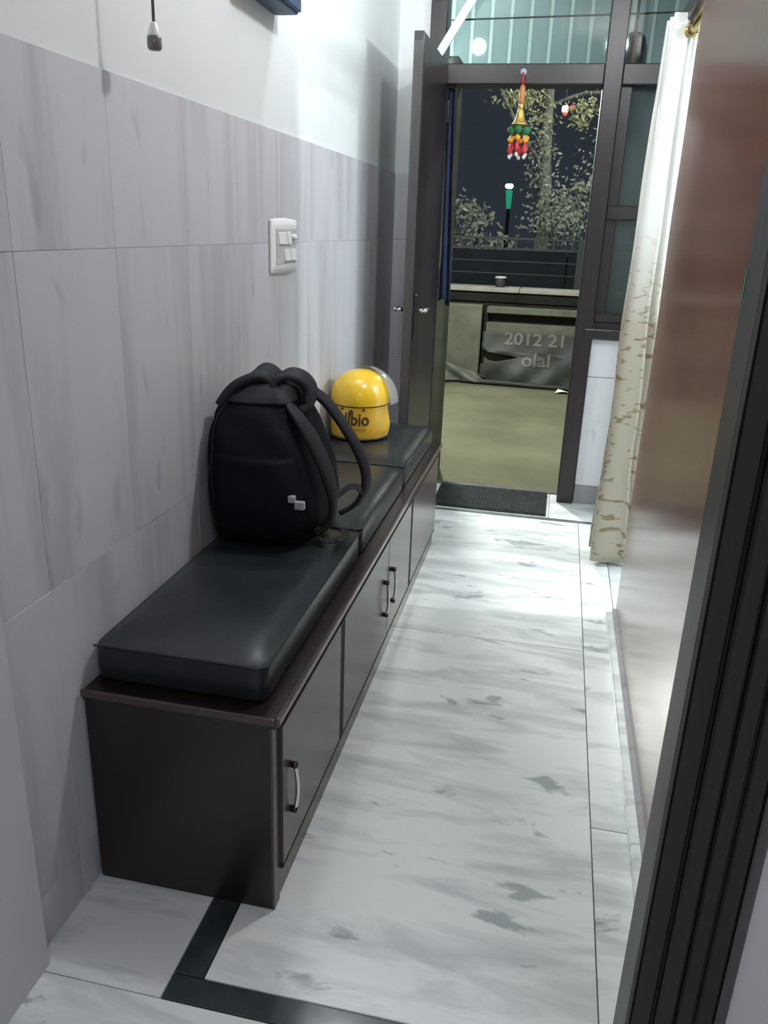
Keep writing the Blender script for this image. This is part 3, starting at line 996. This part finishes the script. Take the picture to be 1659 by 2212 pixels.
# ------------------------------------------------------------------ curtain with rod
ct = thing('curtain', (0.33, 3.55, 0.02), 'cream leaf print curtain gathered at the side of the opening', 'curtain')
cv, cf, cuv = [], [], []
NU, NV = 121, 46
for j in range(NV):
    t = j / (NV - 1)
    z = 0.025 + t * 2.130
    for i in range(NU):
        s = i / (NU - 1)
        fl = 1.0 + 0.10 * (1 - t)
        y = 3.44 + 0.21 * s
        amp = 0.062 * (0.75 + 0.35 * (1 - t)) + 0.012 * math.sin(3 * t + 9 * s)
        ph = 2 * PI * 3.5 * s + 0.5 * math.sin(2.2 * t) + 2.4
        x = 0.340 + math.sin(ph) * amp * fl + 0.006 * math.sin(21 * t + 30 * s) * (1 - t)
        y += 0.012 * math.cos(ph * 2 + 1) + 0.004 * math.sin(17 * t + 12 * s)
        cv.append((x, y, z))
        cuv.append((s * 1.3, t * 2.1))
for j in range(NV - 1):
    for i in range(NU - 1):
        a = j * NU + i
        cf.append((a, a + 1, a + NU + 1, a + NU))
obj('cloth', MB().add(cv, cf), 'curtain', ct, smooth=True, solid=0.003, uv=cuv)
for i in range(3):
    s = (0.10 + 0.30 * i)
    y = 3.44 + 0.21 * s
    ring = [(0.366 + 0.020 * math.cos(q * PI / 8), y - 0.02, 2.10 + 0.020 * math.sin(q * PI / 8)) for q in range(17)]
    obj('eyelet', MB().tube(ring, 0.006, 8, cap=False), 'brass', ct, smooth=True)
rd = thing('curtain_rod', (0.368, 3.5, 2.10), 'brass curtain rod across the opening with a round finial', 'curtain rod')
obj('rod', MB().tube([(0.368, 2.97, 2.10), (0.368, 4.09, 2.10)], 0.0125, 14), 'brass', rd, smooth=True)
obj('finial', MB().ball((0.368, 2.965, 2.10), 0.020, 14), 'brass', rd, smooth=True)
obj('bracket', B(0.362, 0.374, 3.14, 3.16, 2.085, 2.14), 'brass', rd)
obj('bracket', B(0.362, 0.374, 4.00, 4.02, 2.085, 2.14), 'brass', rd)

# ------------------------------------------------------------------ door mat
dm = thing('door_mat', (-0.26, 4.26, 0), 'dark grey ribbed door mat in front of the open front door', 'mat')
obj('base', B(-0.560, 0.045, 4.060, 4.455, 0.0002, 0.007, bev=0.002), 'mat', dm)
rb = MB()
for i in range(46):
    x = -0.552 + i * 0.0131
    rb.box(x, x + 0.0075, 4.070, 4.445, 0.006, 0.0115)
tag(obj('ribs', rb, 'mat', dm), kind='stuff')

# ------------------------------------------------------------------ blue cloth beside the door jamb
nc = thing('hanging_cloth', (-0.62, 4.41, 1.03), 'navy blue cloth hanging inside the hinge side of the doorway', 'cloth')


def cloth_pt(u, v):
    x = -0.636 + 0.055 * u * (0.55 + 0.45 * (1 - v)) + 0.006 * math.sin(14 * u + 4 * v)
    y = 4.425 + 0.016 * math.sin(10 * u + 3 * v) + 0.012 * u
    return (x, y, 1.03 + 1.02 * v + 0.02 * math.sin(5 * u) * (1 - v))


obj('fabric', MB().grid(cloth_pt, 18, 30), 'navy', nc, smooth=True, solid=0.005)
obj('hook', MB().tube([(-0.640, 4.43, 2.055), (-0.615, 4.43, 2.05), (-0.608, 4.43, 2.062)], 0.004, 8), 'dark_metal', nc, smooth=True)

# ------------------------------------------------------------------ hanging ornament
OX, OY = -0.272, 4.318
orn = thing('door_hanging', (OX, OY, 1.74), 'beaded gold, green and red ornament hanging from the door lintel', 'ornament')
obj('suction_cup', MB().tube([(OX - 0.004, 4.339, 2.112), (OX - 0.004, 4.330, 2.112), (OX - 0.004, 4.322, 2.112)], [0.018, 0.015, 0.006], 16), 'clear', orn, smooth=True)
obj('hanger_loop', MB().tube([(OX - 0.004, 4.324, 2.108), (OX - 0.002, OY, 2.085), (OX - 0.002, OY, 2.052)], [0.004, 0.007, 0.008], 8), 'red', orn, smooth=True)
obj('upper_tassel', MB().lathe((OX, OY, 0), [(0.008, 2.055), (0.013, 2.045), (0.013, 2.01), (0.014, 1.985), (0.010, 1.972)], 14), 'orange', orn, smooth=True)
obj('gold_collar', MB().lathe((OX, OY, 0), [(0.010, 1.976), (0.012, 1.97), (0.012, 1.958), (0.010, 1.952)], 14), 'gold', orn, smooth=True)
obj('gold_bell', MB().lathe((OX, OY, 0), [(0.011, 1.955), (0.015, 1.945), (0.019, 1.925), (0.024, 1.905), (0.032, 1.892), (0.040, 1.886), (0.039, 1.882)], 20), 'gold', orn, smooth=True)
for k in range(6):
    an = 2 * PI * k / 6 + 0.4
    px, py = OX + 0.040 * math.cos(an), OY + 0.040 * math.sin(an) * 0.6
    dz = -0.012 * (k % 2)
    obj('green_pompom', MB().ball((px, py, 1.862 + dz * 0.5), 0.019, 10), 'green', orn, smooth=True)
    obj('string', MB().tube([(px, py, 1.862), (px, py, 1.752 + dz)], 0.0018, 6), 'gold', orn)
    obj('marigold_bead', MB().lathe((px, py, 0), [(0.006, 1.838 + dz), (0.014, 1.832 + dz), (0.015, 1.822 + dz), (0.009, 1.816 + dz)], 10), 'marigold', orn, smooth=True)
    obj('red_bell', MB().lathe((px, py, 0), [(0.005, 1.810 + dz), (0.008, 1.800 + dz), (0.010, 1.788 + dz), (0.015, 1.775 + dz), (0.012, 1.770 + dz)], 10), 'red', orn, smooth=True)
    obj('white_bead', MB().lathe((px, py, 0), [(0.004, 1.760 + dz), (0.0085, 1.757 + dz), (0.0085, 1.745 + dz), (0.005, 1.742 + dz)], 8), 'pearl', orn, smooth=True)

# ------------------------------------------------------------------ outside: ground, porch sheet, low wall
ZG = -0.15
tag(obj('ground', B(-9, 9, 4.52, 60, ZG - 0.1, ZG), 'ground'), 'olive grey concrete yard outside the door', kind='structure')
tag(obj('porch_step', B(-2.5, 2.5, 4.50, 4.53, ZG, -0.005), 'ground'), 'concrete edge below the front door', kind='structure')
tag(obj('light_blocker_post', B(-0.86, -0.685, 5.10, 5.30, ZG, 2.32, bev=0.01), 'kerb_light'), 'added square light-blocking post outside the hinge side of the door', kind='structure')  # added post, shapes the edge of the porch light on the floor
tag(obj('wall_facade', B(-4.0, -1.02, 4.40, 4.55, ZG, 3.4), 'kerb_light'), 'outer house wall left of the front door', kind='structure')
tag(obj('wall_facade_right', B(1.0, 5.0, YF + 0.16, 4.65, ZG, 3.4), 'kerb_light'), 'outer house wall right of the side window', kind='structure')

aw = thing('awning_sheet', (-0.2, 5.6, 2.32), 'pale teal ribbed sheet seen through the transom glass', 'awning')
for i in range(26):
    x = -1.62 + i * 0.118
    obj('sheet_panel', B(x, x + 0.096, 5.60, 5.604, 2.325, 3.3), 'teal', aw)
    obj('rib', B(x + 0.096, x + 0.118, 5.594, 5.604, 2.325, 3.3), 'teal_rib', aw)
tag(obj('overhead_wire', MB().tube([(-1.3, 5.57, 2.580), (-0.70, 5.57, 2.598), (0.2, 5.57, 2.616), (1.2, 5.57, 2.640)], 0.005, 8), 'dark_thing', smooth=True), 'thin wire running across in front of the teal sheet', 'wire')
pl = thing('hanging_lampshade', (0.285, 5.50, 2.34), 'dark rounded lamp shade half hidden by the transom mullion', 'lamp')
obj('shade', MB().lathe((0.275, 5.50, 2.33), [(0.075, 0.0), (0.078, 0.03), (0.075, 0.10), (0.062, 0.15), (0.035, 0.175), (0.012, 0.18)], 18), 'dark_thing', pl, smooth=True)
obj('stem', MB().tube([(0.275, 5.50, 2.50), (0.275, 5.50, 3.2)], 0.008, 8), 'dark_thing', pl)

YW = 8.90
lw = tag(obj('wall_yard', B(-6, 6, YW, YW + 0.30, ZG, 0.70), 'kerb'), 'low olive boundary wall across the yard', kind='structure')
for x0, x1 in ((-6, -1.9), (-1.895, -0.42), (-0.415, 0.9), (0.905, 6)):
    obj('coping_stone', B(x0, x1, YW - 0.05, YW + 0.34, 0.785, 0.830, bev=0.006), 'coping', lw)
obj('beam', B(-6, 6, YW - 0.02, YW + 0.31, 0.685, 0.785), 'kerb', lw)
obj('ledge', B(-0.735, 6, YW - 0.13, YW, 0.575, 0.645, bev=0.008), 'kerb_light', lw)
obj('slot', B(-0.70, 6, YW - 0.012, YW, 0.44, 0.575), 'gap', lw)
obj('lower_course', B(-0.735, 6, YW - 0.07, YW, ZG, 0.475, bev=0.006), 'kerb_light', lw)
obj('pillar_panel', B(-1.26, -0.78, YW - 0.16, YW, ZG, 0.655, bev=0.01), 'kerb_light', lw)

fn = thing('boundary_fence', (0, 9.35, 0.7), 'dark sheet fence with thin rails above the low wall', 'fence')
for i in range(8):
    x = -5.2 + i * 1.31
    obj('sheet', B(x + 0.01, x + 1.30, 9.36, 9.366, 0.70, 1.20), 'fence', fn)
for z in (0.95, 1.08):
    obj('rail', B(-5.2, 5.2, 9.352, 9.36, z, z + 0.012), 'fence_rail', fn)
obj('rail', B(-5.2, 5.2, 9.34, 9.36, 1.205, 1.228), 'fence_rail', fn)
obj('rail', B(-5.2, 5.2, 9.34, 9.36, 1.315, 1.336), 'fence_rail', fn)
for i in range(52):
    x = -5.13 + i * 0.2
    obj('baluster', B(x, x + 0.022, 9.343, 9.357, 1.228, 1.315), 'fence_rail', fn)
for x in (-3.2, -1.55, 0.14, 1.8, 3.4):
    obj('post', B(x, x + 0.07, 9.33, 9.40, 0.70, 1.34), 'fence_rail', fn)
tn = thing('tin_can', (-0.635, 9.05, 0.83), 'small grey tin standing on the boundary wall', 'tin')
obj('can', MB().lathe((-0.635, 9.03, 0.831), [(0.045, 0), (0.05, 0.01), (0.052, 0.085), (0.048, 0.09)], 14), 'fence_rail', tn, smooth=True)
obj('lid', MB().lathe((-0.635, 9.03, 0.919), [(0.062, 0), (0.062, 0.015), (0.05, 0.022)], 14), 'pot', tn, smooth=True)

# crumpled flex banner lying against the wall
bn = thing('flex_banner', (-0.4, 8.72, ZG), 'crumpled grey printed banner propped against the low wall', 'banner')


def banner_surf(x, s):
    """s: 0 at the foot, 1 at the top edge"""
    z = ZG + 0.012 + s * 0.525
    y = 8.70 + 0.085 * s - 0.05 * math.sin(s * 2.6 + 0.6) * (1 - s) + 0.028 * math.sin(x * 7 + s * 5) * max(0.0, 1 - s) ** 1.2 + 0.015 * math.sin(x * 17 - s * 9) * (1 - s)
    return Vector((x, y, z))


# main sheet, its torn left edge leaves a dark triangular hole
def main_pt(u, v):
    xl = -0.76 + 0.40 * max(0.0, 1 - abs(v - 0.52) / 0.16) * (1 if v < 0.60 else 0.3)
    x = xl + (1.15 - xl) * u
    return tuple(banner_surf(x, v))


obj('sheet', MB().grid(main_pt, 60, 26), 'banner', bn, smooth=True, solid=0.004)


def flap_left(u, v):
    x = -1.30 + 0.62 * u - 0.10 * v * (1 - u)
    s = 0.02 + v * (0.56 - 0.46 * u)
    p = banner_surf(x, s)
    p.y -= 0.10 + 0.03 * math.sin(9 * u + 4 * v)
    return tuple(p)


obj('torn_corner', MB().grid(flap_left, 26, 14), 'banner_text', bn, smooth=True, solid=0.004)
obj('foot_fold', MB().tube(spline([(-0.95, 8.60, ZG + 0.030), (-0.5, 8.57, ZG + 0.034), (0.0, 8.55, ZG + 0.028), (0.5, 8.57, ZG + 0.03), (1.1, 8.6, ZG + 0.03)], 6), 0.026, 10), 'banner', bn, smooth=True)
for body_t, size, x0, s0 in (('2012 21', 0.175, -0.53, 0.77), ('olal', 0.19, -0.33, 0.37)):
    tv, tf = text_shape(body_t, size)
    pts = []
    for p in tv:
        q = banner_surf(x0 + p.x * 1.15, s0 + p.y / 0.525)
        q.y -= 0.009
        pts.append(tuple(q))
    obj('lettering', MB().add(pts, tf), 'banner_text', bn)

sp = MB().grid(lambda u, v: (0.055 + 0.17 * u + 0.03 * v, 8.36 + 0.15 * v, ZG + 0.006 + 0.02 * math.sin(3 * u + 2 * v)), 8, 6)
tag(obj('paper_scrap', sp, 'scrap', smooth=True, solid=0.003), 'white paper scrap lying on the yard near the banner', 'paper')


# ------------------------------------------------------------------ outside: trees, far lights
def leaf_cloud(clusters, size, seed, aspect=0.5):
    rnd = random.Random(seed)
    mb = MB()
    for (c, r, n) in clusters:
        for _ in range(n):
            d = Vector((rnd.gauss(0, 0.45), rnd.gauss(0, 0.45), rnd.gauss(0, 0.45)))
            p = Vector(c) + Vector((d.x * r[0], d.y * r[1], d.z * r[2]))
            a = Vector((rnd.uniform(-1, 1), rnd.uniform(-1, 1), rnd.uniform(-1, 0.6))).normalized()
            b = a.cross(Vector((rnd.uniform(-1, 1), rnd.uniform(-1, 1), rnd.uniform(-1, 1)))).normalized()
            L = size * rnd.uniform(0.6, 1.3)
            W = L * aspect
            mb.add([p, p + a * L * 0.5 + b * W * 0.5, p + a * L, p + a * L * 0.5 - b * W * 0.5], [(0, 1, 2, 3)])
    return mb


t1 = thing('tree', (-0.30, 11.6, ZG), 'tall grey leaved tree with a pale trunk beyond the fence', 'tree', 'trees beyond the fence')
trunk = MB().tube(spline([(-0.30, 11.6, ZG), (-0.31, 11.6, 1.5), (-0.38, 11.6, 2.4), (-0.42, 11.6, 3.6), (-0.5, 11.6, 4.8)], 5), [0.12 - 0.0035 * i for i in range(21)], 12)
obj('trunk', trunk, 'bark', t1, smooth=True)
br = MB()
for p in ([(-0.33, 11.6, 1.7), (0.1, 11.4, 1.95), (0.45, 11.3, 1.9)], [(-0.36, 11.6, 2.2), (-0.7, 11.5, 2.6), (-1.0, 11.4, 3.1)], [(-0.4, 11.6, 2.9), (0.05, 11.5, 3.05), (0.5, 11.3, 3.0)]):
    br.tube(spline(p, 5), 0.025, 8)
obj('branch', br, 'bark', t1, smooth=True)
cl = [((0.05, 11.4, 1.72), (0.55, 0.5, 0.42), 420), ((-0.15, 11.3, 1.55), (0.45, 0.4, 0.25), 200), ((0.30, 11.4, 1.95), (0.3, 0.4, 0.25), 120),
      ((-0.42, 11.4, 2.45), (0.22, 0.3, 0.30), 80), ((-0.45, 11.4, 2.12), (0.18, 0.3, 0.2), 40), ((0.25, 11.4, 2.4), (0.2, 0.3, 0.4), 36), ((-0.05, 11.5, 4.0), (0.9, 0.7, 0.6), 260)]
tag(obj('foliage', leaf_cloud([(c, r, int(n * 1.9)) for c, r, n in cl], 0.062, 2), 'leaf_a', t1), kind='stuff')

t2 = thing('tree', (-0.7, 10.6, ZG), 'overhanging tree with pale yellowish leaf sprays at the door top', 'tree', 'trees beyond the fence')
obj('trunk', MB().tube(spline([(-2.6, 10.8, ZG), (-2.55, 10.8, 1.5), (-2.3, 10.8, 3.0), (-1.6, 10.7, 3.6), (-0.6, 10.6, 3.55), (0.15, 10.6, 3.2)], 5), [0.12 - 0.0042 * i for i in range(26)], 10), 'bark', t2, smooth=True)
cl = [((-0.62, 10.6, 2.86), (0.34, 0.3, 0.13), 170), ((-0.45, 10.6, 2.66), (0.2, 0.2, 0.10), 45), ((0.08, 10.6, 2.78), (0.20, 0.2, 0.14), 90), ((0.03, 10.6, 2.60), (0.10, 0.2, 0.08), 26), ((-1.2, 10.7, 3.5), (0.8, 0.5, 0.4), 200)]
tag(obj('foliage', leaf_cloud([(c, r, int(n * 1.8)) for c, r, n in cl], 0.064, 5, 0.4), 'leaf_b', t2), kind='stuff')

bs = thing('bush', (-1.25, 11.6, ZG), 'low rounded bush at the left beyond the fence', 'bush')
stm = MB()
for dx in (-0.2, 0.0, 0.25):
    stm.tube([(-1.25 + dx * 0.3, 11.6, ZG), (-1.25 + dx, 11.6, 1.3)], 0.025, 8)
obj('stem', stm, 'bark', bs)
tag(obj('foliage', leaf_cloud([((-1.20, 11.5, 1.52), (0.35, 0.35, 0.26), 190), ((-1.45, 11.5, 1.7), (0.2, 0.3, 0.2), 50), ((-1.0, 11.5, 1.2), (0.6, 0.3, 0.2), 120)], 0.085, 9), 'leaf_a', bs), kind='stuff')

sh = thing('shed', (-3.0, 26.5, ZG), 'small pale shed far beyond the fence at the left', 'shed')
obj('wall', B(-3.6, -2.75, 26.2, 27.2, ZG, 1.25), 'pale_shed', sh)
obj('roof', B(-3.7, -2.70, 26.05, 27.35, 1.25, 1.42, bev=0.01), 'pale_shed', sh)

sl = thing('street_lamp', (-1.71, 25, ZG), 'distant lamp with a white head on a green glowing stem', 'street lamp')
obj('pole', MB().tube([(-1.70, 25, ZG), (-1.70, 25, 2.0)], 0.05, 10), 'fence_rail', sl, smooth=True)
obj('lit_stem', MB().tube([(-1.70, 25, 2.0), (-1.71, 25, 2.30), (-1.72, 25, 2.50)], [0.06, 0.085, 0.10], 12), 'lamp_green', sl, smooth=True)
obj('lamp_head', MB().lathe((-1.725, 25, 2.54), [(0.06, 0.0), (0.11, 0.03), (0.12, 0.09), (0.08, 0.13)], 14), 'lamp_white', sl, smooth=True)

rl = thing('hanging_lantern', (-0.15, 11.0, 2.80), 'small red lantern with a white glowing middle among the leaves', 'lantern')
obj('bulb', MB().lathe((-0.165, 11.0, 2.775), [(0.03, 0.0), (0.038, 0.012), (0.038, 0.06), (0.03, 0.07)], 12), 'lamp_pink', rl, smooth=True)
obj('base', MB().lathe((-0.16, 11.0, 2.735), [(0.012, 0.0), (0.026, 0.015), (0.03, 0.04)], 12), 'lamp_red', rl, smooth=True)
obj('side_lobe', MB().ball((-0.078, 11.0, 2.828), 0.036, 12, 0.8), 'lamp_red', rl, smooth=True)
obj('hanger', MB().tube([(-0.165, 11.0, 2.84), (-0.165, 11.0, 3.3)], 0.004, 6), 'dark_thing', rl)

# clean helper properties
for o in bpy.data.objects:
    if '_org' in o.keys():
        del o['_org']
